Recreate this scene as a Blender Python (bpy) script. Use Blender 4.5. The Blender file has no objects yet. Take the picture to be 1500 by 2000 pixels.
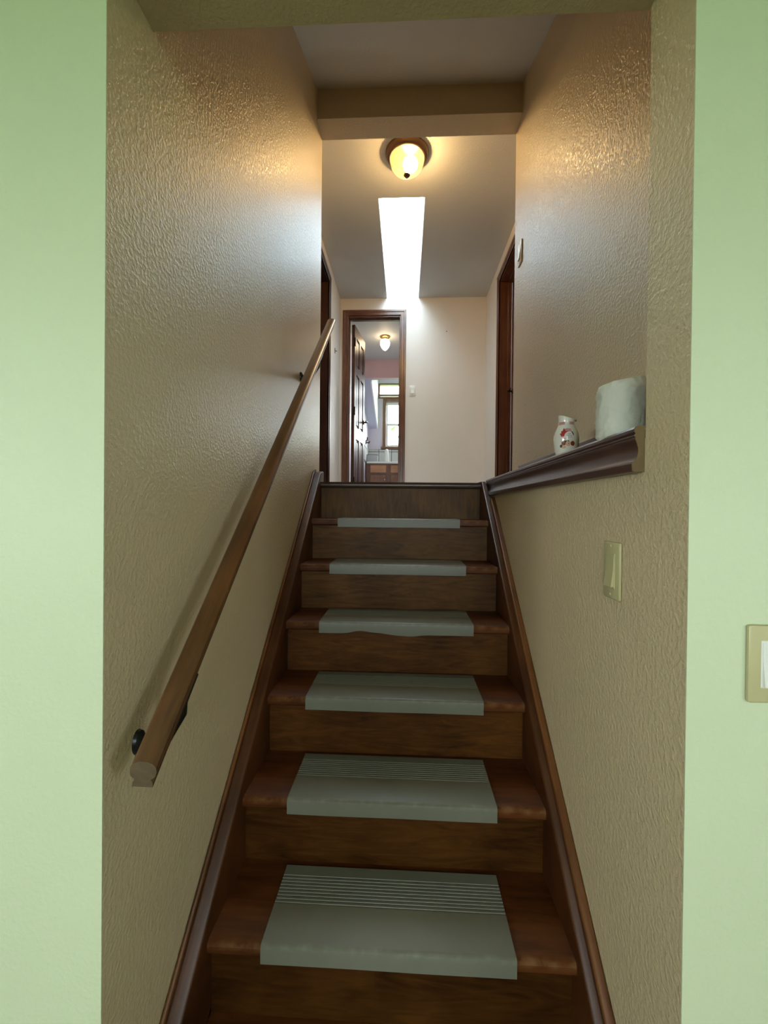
import bpy, bmesh, math, random
from mathutils import Vector, Matrix
random.seed(7)
S = bpy.context.scene
COL = S.collection
E = 1.336                       # camera height above the lower floor (m); heights below are E + measured offset
PI = math.pi

# ------------------------------------------------------------------ camera
yaw, pitch, roll = 0.0480, -0.0069, 0.0100
f = Vector((-math.sin(yaw), math.cos(yaw), 0)); r = Vector((math.cos(yaw), math.sin(yaw), 0)); u = Vector((0, 0, 1))
fw = f*math.cos(pitch) + u*math.sin(pitch); up = u*math.cos(pitch) - f*math.sin(pitch)
rt = r*math.cos(roll) + up*math.sin(roll); up2 = up*math.cos(roll) - r*math.sin(roll)
cd = bpy.data.cameras.new('camera'); cam = bpy.data.objects.new('camera', cd); COL.objects.link(cam)
cd.sensor_fit = 'VERTICAL'; cd.sensor_height = 36.0; cd.sensor_width = 27.0
cd.lens = 850/2000*36.0; cd.clip_start = 0.02; cd.clip_end = 300
M = Matrix.Identity(4)
for i in range(3):
    M[i][0] = rt[i]; M[i][1] = up2[i]; M[i][2] = -fw[i]
M[2][3] = E
cam.matrix_world = M
S.camera = cam

# ------------------------------------------------------------------ world: bright overcast sky
W = bpy.data.worlds.new('overcast_sky'); S.world = W; W.use_nodes = True
wb = W.node_tree.nodes['Background']
wb.inputs[0].default_value = (0.90, 0.97, 1.0, 1); wb.inputs[1].default_value = 18.0
S.view_settings.view_transform = 'Standard'; S.view_settings.look = 'None'
S.view_settings.gamma = 1.0; S.view_settings.use_curve_mapping = False
S.view_settings.exposure = 0.0
S.cycles.max_bounces = 10; S.cycles.diffuse_bounces = 6; S.cycles.transparent_max_bounces = 12
S.cycles.sample_clamp_indirect = 6.0
S.cycles.use_denoising = True

def portal(name, loc, sx, sy, rot):
    l = bpy.data.lights.new(name, 'AREA'); l.shape = 'RECTANGLE'; l.size = sx; l.size_y = sy
    l.cycles.is_portal = True
    o = bpy.data.objects.new(name, l); o.location = loc; o.rotation_euler = rot; COL.objects.link(o)
portal('skylight_portal', (-.048, 4.03, E+2.69), .36, 1.56, (0, 0, 0))
portal('near_window_portal', (0, -3.75, 1.70), 1.7, 1.1, (-PI/2, 0, PI))
portal('left_fill_window_portal', (-2.97, -1.80, 1.70), 1.1, 1.7, (0, -PI/2, 0))
portal('right_fill_window_portal', (2.97, -1.80, 1.70), 1.1, 1.0, (0, PI/2, 0))
portal('bathroom_window_portal', (.28, 8.68, E+1.64), 1.36, .9, (-PI/2, 0, 0))
portal('bathroom_transom_portal', (.28, 8.68, E+2.30), 1.6, .24, (-PI/2, 0, 0))

# ------------------------------------------------------------------ material helpers
def mat(name):
    m = bpy.data.materials.new(name); m.use_nodes = True
    return m, m.node_tree.nodes, m.node_tree.links, m.node_tree.nodes['Principled BSDF']
def N(nt, t, **kw):
    n = nt.new(t)
    for k, v in kw.items(): setattr(n, k, v)
    return n
def c4(c): return (c[0], c[1], c[2], 1)
def plain(name, col, rough=.5, metal=0, spec=.5, bump=0, bscale=200, vary=.06, coat=0):
    m, nt, L, b = mat(name)
    tc = N(nt, 'ShaderNodeTexCoord'); no = N(nt, 'ShaderNodeTexNoise'); no.inputs['Scale'].default_value = 14; no.inputs['Detail'].default_value = 4
    L.new(tc.outputs['Object'], no.inputs['Vector'])
    mx = N(nt, 'ShaderNodeMix', data_type='RGBA')
    mx.inputs[6].default_value = c4([x*(1-vary) for x in col]); mx.inputs[7].default_value = c4([min(1, x*(1+vary)) for x in col])
    L.new(no.outputs['Fac'], mx.inputs[0]); L.new(mx.outputs[2], b.inputs['Base Color'])
    b.inputs['Roughness'].default_value = rough; b.inputs['Metallic'].default_value = metal
    b.inputs['Specular IOR Level'].default_value = spec; b.inputs['Coat Weight'].default_value = coat
    if bump:
        n2 = N(nt, 'ShaderNodeTexNoise'); n2.inputs['Scale'].default_value = bscale; n2.inputs['Detail'].default_value = 3
        bp = N(nt, 'ShaderNodeBump'); bp.inputs['Strength'].default_value = bump; bp.inputs['Distance'].default_value = .002
        L.new(tc.outputs['Object'], n2.inputs['Vector']); L.new(n2.outputs['Fac'], bp.inputs['Height']); L.new(bp.outputs[0], b.inputs['Normal'])
    return m
def plaster(name, col, rough=.38, spec=.5, s1=.5, d=.0025, scale=95, vary=.04):
    """rolled / knocked-down plaster paint: two noises as fine relief"""
    m, nt, L, b = mat(name)
    tc = N(nt, 'ShaderNodeTexCoord')
    na = N(nt, 'ShaderNodeTexNoise'); na.inputs['Scale'].default_value = scale; na.inputs['Detail'].default_value = 4; na.inputs['Roughness'].default_value = .55
    nb = N(nt, 'ShaderNodeTexNoise'); nb.inputs['Scale'].default_value = 16; nb.inputs['Detail'].default_value = 3
    nc = N(nt, 'ShaderNodeTexNoise'); nc.inputs['Scale'].default_value = 3.0; nc.inputs['Detail'].default_value = 3
    for n in (na, nb, nc): L.new(tc.outputs['Object'], n.inputs['Vector'])
    rp = N(nt, 'ShaderNodeMapRange'); rp.inputs[1].default_value = .42; rp.inputs[2].default_value = .72
    L.new(na.outputs['Fac'], rp.inputs[0])
    ad = N(nt, 'ShaderNodeMath', operation='MULTIPLY_ADD'); L.new(nb.outputs['Fac'], ad.inputs[0]); ad.inputs[1].default_value = .7; L.new(rp.outputs[0], ad.inputs[2])
    bp = N(nt, 'ShaderNodeBump'); bp.inputs['Strength'].default_value = s1; bp.inputs['Distance'].default_value = d
    L.new(ad.outputs[0], bp.inputs['Height']); L.new(bp.outputs[0], b.inputs['Normal'])
    mx = N(nt, 'ShaderNodeMix', data_type='RGBA')
    mx.inputs[6].default_value = c4([x*(1-vary) for x in col]); mx.inputs[7].default_value = c4([min(1, x*(1+vary)) for x in col])
    L.new(nc.outputs['Fac'], mx.inputs[0]); L.new(mx.outputs[2], b.inputs['Base Color'])
    b.inputs['Roughness'].default_value = rough; b.inputs['Specular IOR Level'].default_value = spec
    return m
def wood(name, dark, light, rough=.35, grain=(3, 40, 40), rot=(0, 0, 0), coat=.2, edge=None, flame=0, spec=.5):
    """stained wood: stretched noise along the grain; edge = worn pale front edge of a tread (object y near 0)"""
    m, nt, L, b = mat(name)
    tc = N(nt, 'ShaderNodeTexCoord'); mp = N(nt, 'ShaderNodeMapping'); mp.inputs['Scale'].default_value = grain; mp.inputs['Rotation'].default_value = rot
    L.new(tc.outputs['Object'], mp.inputs['Vector'])
    na = N(nt, 'ShaderNodeTexNoise'); na.inputs['Scale'].default_value = 1.6; na.inputs['Detail'].default_value = 8; na.inputs['Roughness'].default_value = .62; na.inputs['Distortion'].default_value = .5 + flame
    L.new(mp.outputs[0], na.inputs['Vector'])
    nb = N(nt, 'ShaderNodeTexNoise'); nb.inputs['Scale'].default_value = 5; nb.inputs['Detail'].default_value = 3
    L.new(tc.outputs['Object'], nb.inputs['Vector'])
    mr = N(nt, 'ShaderNodeMapRange'); mr.inputs[1].default_value = .3; mr.inputs[2].default_value = .72
    L.new(na.outputs['Fac'], mr.inputs[0])
    mr2 = N(nt, 'ShaderNodeMapRange'); mr2.inputs[1].default_value = .35; mr2.inputs[2].default_value = .7
    L.new(nb.outputs['Fac'], mr2.inputs[0])
    av = N(nt, 'ShaderNodeMath', operation='MULTIPLY_ADD'); L.new(mr.outputs[0], av.inputs[0]); av.inputs[1].default_value = .6
    m2 = N(nt, 'ShaderNodeMath', operation='MULTIPLY'); L.new(mr2.outputs[0], m2.inputs[0]); m2.inputs[1].default_value = .45
    L.new(m2.outputs[0], av.inputs[2])
    mx = N(nt, 'ShaderNodeMix', data_type='RGBA'); mx.inputs[6].default_value = c4(dark); mx.inputs[7].default_value = c4(light)
    L.new(av.outputs[0], mx.inputs[0]); out = mx.outputs[2]
    if edge:
        sp = N(nt, 'ShaderNodeSeparateXYZ'); L.new(tc.outputs['Object'], sp.inputs[0])
        e1 = N(nt, 'ShaderNodeMapRange'); e1.inputs[1].default_value = .018; e1.inputs[2].default_value = .002; L.new(sp.outputs[1], e1.inputs[0])
        e2 = N(nt, 'ShaderNodeMapRange'); e2.inputs[1].default_value = -.02; e2.inputs[2].default_value = -.004; L.new(sp.outputs[2], e2.inputs[0])
        nn = N(nt, 'ShaderNodeTexNoise'); nn.inputs['Scale'].default_value = 30; nn.inputs['Detail'].default_value = 5; L.new(tc.outputs['Object'], nn.inputs['Vector'])
        nr = N(nt, 'ShaderNodeMapRange'); nr.inputs[1].default_value = .42; nr.inputs[2].default_value = .7; L.new(nn.outputs['Fac'], nr.inputs[0])
        p1 = N(nt, 'ShaderNodeMath', operation='MULTIPLY'); L.new(e1.outputs[0], p1.inputs[0]); L.new(e2.outputs[0], p1.inputs[1])
        p2 = N(nt, 'ShaderNodeMath', operation='MULTIPLY'); L.new(p1.outputs[0], p2.inputs[0]); L.new(nr.outputs[0], p2.inputs[1])
        my = N(nt, 'ShaderNodeMix', data_type='RGBA'); L.new(p2.outputs[0], my.inputs[0]); L.new(out, my.inputs[6]); my.inputs[7].default_value = c4(edge); out = my.outputs[2]
    L.new(out, b.inputs['Base Color'])
    bp = N(nt, 'ShaderNodeBump'); bp.inputs['Strength'].default_value = .12; bp.inputs['Distance'].default_value = .001
    L.new(na.outputs['Fac'], bp.inputs['Height']); L.new(bp.outputs[0], b.inputs['Normal'])
    b.inputs['Roughness'].default_value = rough; b.inputs['Coat Weight'].default_value = coat; b.inputs['Coat Roughness'].default_value = .25
    b.inputs['Specular IOR Level'].default_value = spec
    return m
def emit(name, col, st):
    m, nt, L, b = mat(name); nt.remove(b); e = N(nt, 'ShaderNodeEmission'); e.inputs[0].default_value = c4(col); e.inputs[1].default_value = st
    L.new(e.outputs[0], nt['Material Output'].inputs[0]); return m
def glass(name, col=(1, 1, 1), refl=.06, frost=0, frostcol=(1, 1, 1)):
    """thin pane: straight-through transparency plus a little mirror (and, frosted, a little translucency)"""
    m, nt, L, b = mat(name); nt.remove(b)
    t = N(nt, 'ShaderNodeBsdfTransparent'); t.inputs[0].default_value = c4(col)
    g = N(nt, 'ShaderNodeBsdfGlossy'); g.inputs['Roughness'].default_value = .03
    mx = N(nt, 'ShaderNodeMixShader'); mx.inputs[0].default_value = refl; L.new(t.outputs[0], mx.inputs[1]); L.new(g.outputs[0], mx.inputs[2])
    out = mx.outputs[0]
    if frost:
        tr = N(nt, 'ShaderNodeBsdfTranslucent'); tr.inputs[0].default_value = c4(frostcol)
        m2 = N(nt, 'ShaderNodeMixShader'); m2.inputs[0].default_value = frost; L.new(out, m2.inputs[1]); L.new(tr.outputs[0], m2.inputs[2]); out = m2.outputs[0]
    L.new(out, nt['Material Output'].inputs[0]); return m

MT = dict(
    green=plaster('green_wall_paint', (.61, .68, .465), rough=.55, s1=.2, scale=120),
    beige=plaster('beige_stair_paint', (.59, .48, .31), rough=.32, s1=.50, spec=.42, scale=120, d=.002),
    strip=plaster('beige_stair_paint_coarse', (.61, .495, .315), rough=.42, s1=.6, d=.0025, spec=.3, scale=110),
    hall=plaster('pale_hall_paint', (.80, .745, .69), rough=.5, s1=.15, scale=120),
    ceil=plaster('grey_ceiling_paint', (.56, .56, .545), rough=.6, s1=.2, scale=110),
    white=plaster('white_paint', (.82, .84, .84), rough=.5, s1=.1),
    pink=plaster('pink_paint', (.66, .46, .48), rough=.55, s1=.15),
    lav=plaster('lavender_paint', (.74, .70, .79), rough=.55, s1=.1),
    tread=wood('tread_wood', (.030, .0082, .0020), (.135, .042, .011), rough=.40, grain=(2.5, 26, 26), coat=0, spec=.2, edge=(.20, .10, .04)),
    skirt=wood('skirt_wood', (.024, .007, .002), (.105, .036, .011), rough=.38, grain=(40, 2.5, 2.5), rot=(0, 0, 0), coat=0, spec=.3),
    bead=wood('skirt_bead_wood', (.05, .016, .004), (.24, .095, .028), rough=.4, grain=(40, 3, 3), coat=0, spec=.3),
    rail=wood('handrail_wood', (.045, .016, .005), (.15, .062, .019), rough=.33, grain=(45, 3, 3), coat=.3),
    ledge=wood('ledge_wood', (.036, .016, .013), (.085, .040, .032), rough=.3, grain=(30, 3, 30), coat=.3),
    rawend=wood('raw_cut_wood', (.11, .07, .03), (.19, .125, .055), rough=.8, grain=(30, 30, 30), coat=0),
    casing=wood('casing_wood', (.060, .018, .009), (.19, .070, .036), rough=.35, grain=(35, 35, 2.5), coat=.3),
    casingdk=wood('dark_casing_wood', (.030, .011, .008), (.075, .030, .020), rough=.35, grain=(35, 35, 2.5), coat=.2),
    door=wood('door_wood', (.040, .016, .010), (.12, .050, .030), rough=.36, grain=(35, 35, 2.5), coat=.1),
    cab=wood('vanity_wood', (.10, .034, .016), (.26, .11, .055), rough=.35, grain=(35, 35, 3)),
    winwood=wood('window_wood', (.10, .045, .02), (.24, .12, .06), rough=.4, grain=(35, 35, 3)),
    black=plain('black_iron', (.008, .010, .009), rough=.3, metal=.3),
    bronze=plain('bronze_metal', (.14, .085, .055), rough=.35, metal=.85),
    darkmet=plain('dark_bronze', (.03, .022, .018), rough=.35, metal=.8),
    ivory=plain('ivory_plastic', (.50, .46, .25), rough=.35, spec=.5, vary=.03),
    whitep=plain('white_plastic', (.78, .79, .75), rough=.3, vary=.02),
    steel=plain('screw_steel', (.5, .48, .42), rough=.35, metal=.9),
    paper=plain('tissue_paper', (.88, .88, .82), rough=.9, spec=.1, bump=.6, bscale=110, vary=.03),
    card=plain('cardboard', (.35, .25, .15), rough=.9),
    ceramic=plain('white_glaze', (.80, .79, .73), rough=.12, vary=.02, coat=.5),
    leafred=plain('red_print', (.42, .03, .035), rough=.2), pinkprint=plain('pink_print', (.60, .30, .30), rough=.2),
    labelw=plain('label_white_print', (.82, .78, .76), rough=.2), grey=plain('grey_print', (.35, .28, .30), rough=.3),
    dkprint=plain('dark_print', (.03, .025, .03), rough=.25), peach=plain('peach_print', (.70, .42, .27), rough=.2),
    fruit=plain('russet_print', (.26, .045, .025), rough=.2), leafdk=plain('olive_print', (.06, .05, .02), rough=.2),
    carpet=plain('hall_carpet', (.52, .46, .40), rough=.95, spec=.1, bump=.6, bscale=300),
    lofloor=plain('lower_floor_carpet', (.16, .13, .09), rough=.95, spec=.1, bump=.5, bscale=250),
    tile=plain('white_glazed_tile', (.72, .74, .72), rough=.25, vary=.04), grout=plain('dark_grout', (.22, .22, .22), rough=.9),
    counter=plain('white_counter', (.82, .83, .80), rough=.2), greybox=plain('grey_tile_box', (.42, .43, .46), rough=.4),
    glassm=glass('clear_glass'), dome=glass('amber_dome_glass', (1, .93, .78), .05, frost=.08, frostcol=(1, .78, .42)),
    bulb=emit('lamp_bulb', (1, .82, .52), 40), globe=emit('opal_globe', (1, .78, .50), 16.0),
    blind=plain('pale_roller_blind', (.80, .80, .72), rough=.8),
    grass=plain('lawn', (.10, .19, .05), rough=.9, vary=.4), bark=plain('bark', (.10, .07, .045), rough=.9),
    leaf=plain('tree_leaf', (.13, .26, .06), rough=.6, vary=.4), siding=plain('dark_subfloor', (.10, .08, .06), rough=.9),
)
# riser boards: each its own tone (the upper ones paler and greyer, the lower ones dark orange-brown)
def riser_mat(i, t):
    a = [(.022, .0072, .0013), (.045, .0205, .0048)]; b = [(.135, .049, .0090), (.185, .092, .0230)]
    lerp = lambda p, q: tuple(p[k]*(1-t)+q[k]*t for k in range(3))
    k = [1, 1, 1, 1, .95, .78, .60, .55][i]; mul = lambda p: tuple(x*k for x in p)   # boards get darker towards the bottom
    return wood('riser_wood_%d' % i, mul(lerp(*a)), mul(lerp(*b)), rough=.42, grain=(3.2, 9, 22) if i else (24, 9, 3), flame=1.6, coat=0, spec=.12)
# grey rubber of the stair pads
def rubber():
    m, nt, L, b = mat('grey_rubber')
    tc = N(nt, 'ShaderNodeTexCoord'); n = N(nt, 'ShaderNodeTexNoise'); n.inputs['Scale'].default_value = 9; n.inputs['Detail'].default_value = 5
    L.new(tc.outputs['Object'], n.inputs['Vector'])
    mx = N(nt, 'ShaderNodeMix', data_type='RGBA'); mx.inputs[6].default_value = (.135, .136, .106, 1); mx.inputs[7].default_value = (.166, .168, .134, 1); L.new(n.outputs['Fac'], mx.inputs[0])
    sp = N(nt, 'ShaderNodeSeparateXYZ'); L.new(tc.outputs['Object'], sp.inputs[0])
    e1 = N(nt, 'ShaderNodeMapRange'); e1.inputs[1].default_value = .010; e1.inputs[2].default_value = .001; L.new(sp.outputs[1], e1.inputs[0])
    e2 = N(nt, 'ShaderNodeMapRange'); e2.inputs[1].default_value = -.009; e2.inputs[2].default_value = -.001; L.new(sp.outputs[2], e2.inputs[0])
    nn = N(nt, 'ShaderNodeTexNoise'); nn.inputs['Scale'].default_value = 45; nn.inputs['Detail'].default_value = 6; L.new(tc.outputs['Object'], nn.inputs['Vector'])
    nr = N(nt, 'ShaderNodeMapRange'); nr.inputs[1].default_value = .45; nr.inputs[2].default_value = .75; L.new(nn.outputs['Fac'], nr.inputs[0])
    p = N(nt, 'ShaderNodeMath', operation='MULTIPLY'); L.new(e1.outputs[0], p.inputs[0]); L.new(e2.outputs[0], p.inputs[1])
    q = N(nt, 'ShaderNodeMath', operation='MULTIPLY'); L.new(p.outputs[0], q.inputs[0]); L.new(nr.outputs[0], q.inputs[1])
    my = N(nt, 'ShaderNodeMix', data_type='RGBA'); L.new(q.outputs[0], my.inputs[0]); L.new(mx.outputs[2], my.inputs[6]); my.inputs[7].default_value = (.20, .205, .175, 1)
    L.new(my.outputs[2], b.inputs['Base Color']); b.inputs['Roughness'].default_value = .42; b.inputs['Specular IOR Level'].default_value = .4
    return m
MT['rubber'] = rubber()

# ------------------------------------------------------------------ mesh helpers
def link(name, bm, m, parent=None, smooth=False, angle=35, loc=None):
    me = bpy.data.meshes.new(name); bmesh.ops.recalc_face_normals(bm, faces=bm.faces[:])
    if loc: bmesh.ops.translate(bm, verts=bm.verts[:], vec=[-x for x in loc])
    bm.to_mesh(me); bm.free()
    me.materials.append(MT[m] if isinstance(m, str) else m)
    if smooth:
        for p in me.polygons: p.use_smooth = True
        try: me.set_sharp_from_angle(angle=math.radians(angle))
        except Exception: pass
    o = bpy.data.objects.new(name, me); COL.objects.link(o)
    if loc: o.location = loc
    if parent:
        o.parent = parent
        if parent.type == 'EMPTY' or parent.parent or any(parent.location):
            o.matrix_parent_inverse = WM(parent).inverted()
    return o
def WM(o):
    m = Matrix.LocRotScale(o.location, o.rotation_euler, o.scale)
    return (WM(o.parent) @ o.matrix_parent_inverse @ m) if o.parent else m
def empty(name, loc, rz=0):
    o = bpy.data.objects.new(name, None); COL.objects.link(o); o.location = loc; o.rotation_euler = (0, 0, rz); o.empty_display_size = .1
    return o
def tag(o, label=None, cat=None, group=None, kind=None):
    if label: o['label'] = label
    if cat: o['category'] = cat
    if group: o['group'] = group
    if kind: o['kind'] = kind
    return o
def box(bm, x0, x1, y0, y1, z0, z1, bev=0, seg=1, mtx=None):
    t = bmesh.new()
    vs = [t.verts.new((x, y, z)) for x in (x0, x1) for y in (y0, y1) for z in (z0, z1)]
    for q in ((0, 1, 3, 2), (4, 6, 7, 5), (0, 4, 5, 1), (2, 3, 7, 6), (0, 2, 6, 4), (1, 5, 7, 3)): t.faces.new([vs[i] for i in q])
    if bev: bmesh.ops.bevel(t, geom=t.edges[:], offset=bev, segments=seg, affect='EDGES', profile=.5)
    add(bm, t, mtx); return bm
def add(bm, t, mtx=None):
    mp = {}
    for v in t.verts: mp[v] = bm.verts.new(mtx @ v.co if mtx else v.co)
    for fc in t.faces:
        try: bm.faces.new([mp[v] for v in fc.verts])
        except ValueError: pass
    t.free()
def prism(bm, pts, axis, a, b, mtx=None):
    """polygon pts in the two other axes, extruded along axis from a to b"""
    t = bmesh.new()
    def P(p, s):
        if axis == 'X': return (s, p[0], p[1])
        if axis == 'Y': return (p[0], s, p[1])
        return (p[0], p[1], s)
    A = [t.verts.new(P(p, a)) for p in pts]; B = [t.verts.new(P(p, b)) for p in pts]
    t.faces.new(A); t.faces.new(B[::-1])
    for i in range(len(pts)):
        j = (i+1) % len(pts); t.faces.new([A[i], B[i], B[j], A[j]])
    add(bm, t, mtx); return bm
def lathe(bm, prof, c=(0, 0, 0), n=32, warp=None, cap=True, mtx=None):
    t = bmesh.new(); rings = []
    for k, (rr, z) in enumerate(prof):
        if rr < 1e-5: rings.append([t.verts.new((c[0], c[1], c[2]+z))]); continue
        ring = []
        for i in range(n):
            a = 2*PI*i/n; R, Z = (warp(k, a, rr, z) if warp else (rr, z))
            ring.append(t.verts.new((c[0]+R*math.cos(a), c[1]+R*math.sin(a), c[2]+Z)))
        rings.append(ring)
    for A, B in zip(rings, rings[1:]):
        for i in range(n):
            j = (i+1) % n
            if len(A) == 1 and len(B) == 1: continue
            if len(A) == 1: t.faces.new([A[0], B[i], B[j]])
            elif len(B) == 1: t.faces.new([A[i], A[j], B[0]])
            else: t.faces.new([A[i], A[j], B[j], B[i]])
    if cap:
        for R in (rings[0], rings[-1]):
            if len(R) > 2: t.faces.new(R)
    add(bm, t, mtx); return bm
def tube(bm, pts, rad, n=10):
    t = bmesh.new(); rings = []
    pts = [Vector(p) for p in pts]
    for i, p in enumerate(pts):
        d = (pts[min(i+1, len(pts)-1)] - pts[max(i-1, 0)]).normalized()
        a = d.orthogonal().normalized() if i == 0 else (pa - d*pa.dot(d)).normalized()
        pa = a; b2 = d.cross(a); R = rad[i] if isinstance(rad, (list, tuple)) else rad
        rings.append([t.verts.new(p + a*R*math.cos(2*PI*k/n) + b2*R*math.sin(2*PI*k/n)) for k in range(n)])
    for A, B in zip(rings, rings[1:]):
        for i in range(n): t.faces.new([A[i], A[(i+1) % n], B[(i+1) % n], B[i]])
    t.faces.new(rings[0][::-1]); t.faces.new(rings[-1]); add(bm, t); return bm
def B(*a, **k): return box(bmesh.new(), *a, **k)
def struct(name, bm, m, label=None, parent=None, smooth=False):
    o = link(name, bm, m, parent, smooth)
    if not parent:
        tag(o, label, None, None, 'structure')
    return o
def wall_holes(bm, axis, a0, a1, u0, u1, z0, z1, holes):
    """wall slab of thickness a0..a1 along axis, spanning u, z, with rectangular holes (u0,u1,z0,z1) - grid of boxes joined"""
    us = sorted({u0, u1, *[h[0] for h in holes], *[h[1] for h in holes]}); zs = sorted({z0, z1, *[h[2] for h in holes], *[h[3] for h in holes]})
    t = bmesh.new(); vv = {}
    def V(s, uu, z):
        k = (s, round(uu, 5), round(z, 5))
        if k not in vv:
            vv[k] = t.verts.new({'X': (s, uu, z), 'Y': (uu, s, z), 'Z': (uu, z, s)}[axis])
        return vv[k]
    def solid(i, j):
        if i < 0 or j < 0 or i >= len(us)-1 or j >= len(zs)-1: return False
        cu, cz = (us[i]+us[i+1])/2, (zs[j]+zs[j+1])/2
        return not any(h[0] < cu < h[1] and h[2] < cz < h[3] for h in holes)
    for i in range(len(us)-1):
        for j in range(len(zs)-1):
            if not solid(i, j): continue
            p = (us[i], us[i+1], zs[j], zs[j+1])
            for s in (a0, a1): t.faces.new([V(s, p[0], p[2]), V(s, p[1], p[2]), V(s, p[1], p[3]), V(s, p[0], p[3])])
            if not solid(i-1, j): t.faces.new([V(a0, p[0], p[2]), V(a1, p[0], p[2]), V(a1, p[0], p[3]), V(a0, p[0], p[3])])
            if not solid(i+1, j): t.faces.new([V(a0, p[1], p[2]), V(a1, p[1], p[2]), V(a1, p[1], p[3]), V(a0, p[1], p[3])])
            if not solid(i, j-1): t.faces.new([V(a0, p[0], p[2]), V(a1, p[0], p[2]), V(a1, p[1], p[2]), V(a0, p[1], p[2])])
            if not solid(i, j+1): t.faces.new([V(a0, p[0], p[3]), V(a1, p[0], p[3]), V(a1, p[1], p[3]), V(a0, p[1], p[3])])
    add(bm, t); return bm

# ------------------------------------------------------------------ measured layout
XL, XR, XU = -.475, .42, .577           # stair walls: left, right lower, right upper
HL, HR = -.736, .862                    # hall side walls
LZ = E + .136                           # landing / hall floor
CZ = E + 2.32                           # hall ceiling
TOP = CZ + .12
YG, YH = .665, .785                     # green room face, back of header
YB0, YB1 = 2.255, 2.385                 # beam
YF, YF2 = 4.80, 4.92                    # bathroom wall
H, R = .184, .21                        # rise, run
TZ = lambda n: E - .048 - n*H           # tread n top (0 = uppermost)
TY = lambda n: 1.992 - n*R              # tread n nosing

# ------------------------------------------------------------------ setting: lower room
struct('floor', B(-2.9, 2.9, -3.9, 2.4, -.12, 0), 'lofloor', 'carpeted floor of the lower room at the foot of the stairs')
struct('wall_near_left', B(-2.8, XL, YG, YG+.002, 0, 2.46), 'green', 'pale green wall on the left of the stair opening')
struct('wall_near_right', B(XR, 2.8, YG, YG+.002, 0, 2.46), 'green', 'pale green wall on the right of the stair opening')
struct('wall_near_top', B(XL, XR, YG, YG+.002, E+.880, 2.46), 'green', 'green wall strip above the stair opening')
struct('wall_room_left', wall_holes(bmesh.new(), 'X', -2.92, -2.8, -3.7, YG+.02, 0, 2.46, [(-2.65, -.95, 1.15, 2.25)]), 'green', 'green side wall of the lower room with an added window, left')
struct('wall_room_right', wall_holes(bmesh.new(), 'X', 2.8, 2.92, -3.7, YG+.02, 0, 2.46, [(-2.3, -1.3, 1.15, 2.25)]), 'green', 'green side wall of the lower room with an added window, right')
struct('wall_room_back', wall_holes(bmesh.new(), 'Y', -3.7, -3.58, -2.92, 2.92, 0, 2.46, [(-.85, .85, 1.15, 2.25)]), 'green', 'green back wall of the lower room with a wide window')
struct('ceiling_room', B(-2.92, 2.92, -3.7, YG+.01, 2.46, 2.58), 'white', 'white ceiling of the lower room')
def room_window(name, label, mtx, wd):
    root = tag(empty(name, mtx.translation), label, None, None, 'structure'); h = wd/2
    for nm, a in (('frame_rail', (-h, h, 0, .06)), ('frame_rail', (-h, h, 1.04, 1.1)), ('frame_stile', (-h, -h+.06, .06, 1.04)), ('frame_stile', (h-.06, h, .06, 1.04)), ('frame_stile', (-.03, .03, .06, 1.04))):
        link(nm, box(bmesh.new(), a[0], a[1], -.03, .03, a[2], a[3], mtx=mtx), 'white', root)
    for a in ((-h+.06, -.03), (.03, h-.06)): link('pane', box(bmesh.new(), a[0], a[1], -.004, .004, .06, 1.04, mtx=mtx), 'glassm', root)
room_window('window_1', 'white window in the back wall of the lower room', Matrix.Translation((0, -3.64, 1.15)), 1.7)
room_window('window_fill_left', 'added white window, out of view, in the left wall of the lower room', Matrix.Translation((-2.86, -1.80, 1.15)) @ Matrix.Rotation(PI/2, 4, 'Z'), 1.7)  # added out of view to throw side light onto the stair walls
room_window('window_fill_right', 'added white window, out of view, in the right wall of the lower room', Matrix.Translation((2.86, -1.80, 1.15)) @ Matrix.Rotation(PI/2, 4, 'Z'), 1.0)  # added opposite, unseen, for light from the right side

# ------------------------------------------------------------------ setting: stairwell
struct('wall_stair_left', B(-.90, XL, YG+.002, YB1, 0, TOP), 'beige', 'textured beige stair wall on the left behind the handrail')
bm = bmesh.new(); prism(bm, [(YG+.002, 0), (2.36, 0), (2.36, LZ-.11), (2.215, LZ-.11), (2.215, E+.129), (YH, E+.129), (YH, TOP), (YG+.002, TOP)], 'X', XR, XU)
struct('wall_stair_right', bm, 'strip', 'textured beige lower stair wall on the right, below the wooden ledge')
struct('wall_stair_upper', B(XU, 1.02, YG+.002, YB1, 0, TOP), 'beige', 'glossy beige upper wall on the right behind the ledge')
struct('wall_header', B(XL, XR, YG+.002, YH+.006, E+.880, TOP), 'beige', 'beige header above the foot of the stairs')
cz = lambda y: E + 2.165 + .44*(y-2.235)
bm = prism(bmesh.new(), [(YH, cz(YH)), (YB0, cz(YB0)), (YB0, cz(YB0)+.15), (YH, cz(YH)+.15)], 'X', XL, XU)
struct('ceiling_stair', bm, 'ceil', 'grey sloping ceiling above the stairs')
struct('beam', B(XL, XU, YB0, YB1, E+2.022, TOP), 'beige', 'beige beam across the top of the stairs')
struct('wall_foundation', B(XL, XU, 2.30, 2.36, 0, LZ-.1), 'siding', 'dark wall under the landing behind the stairs')

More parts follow.
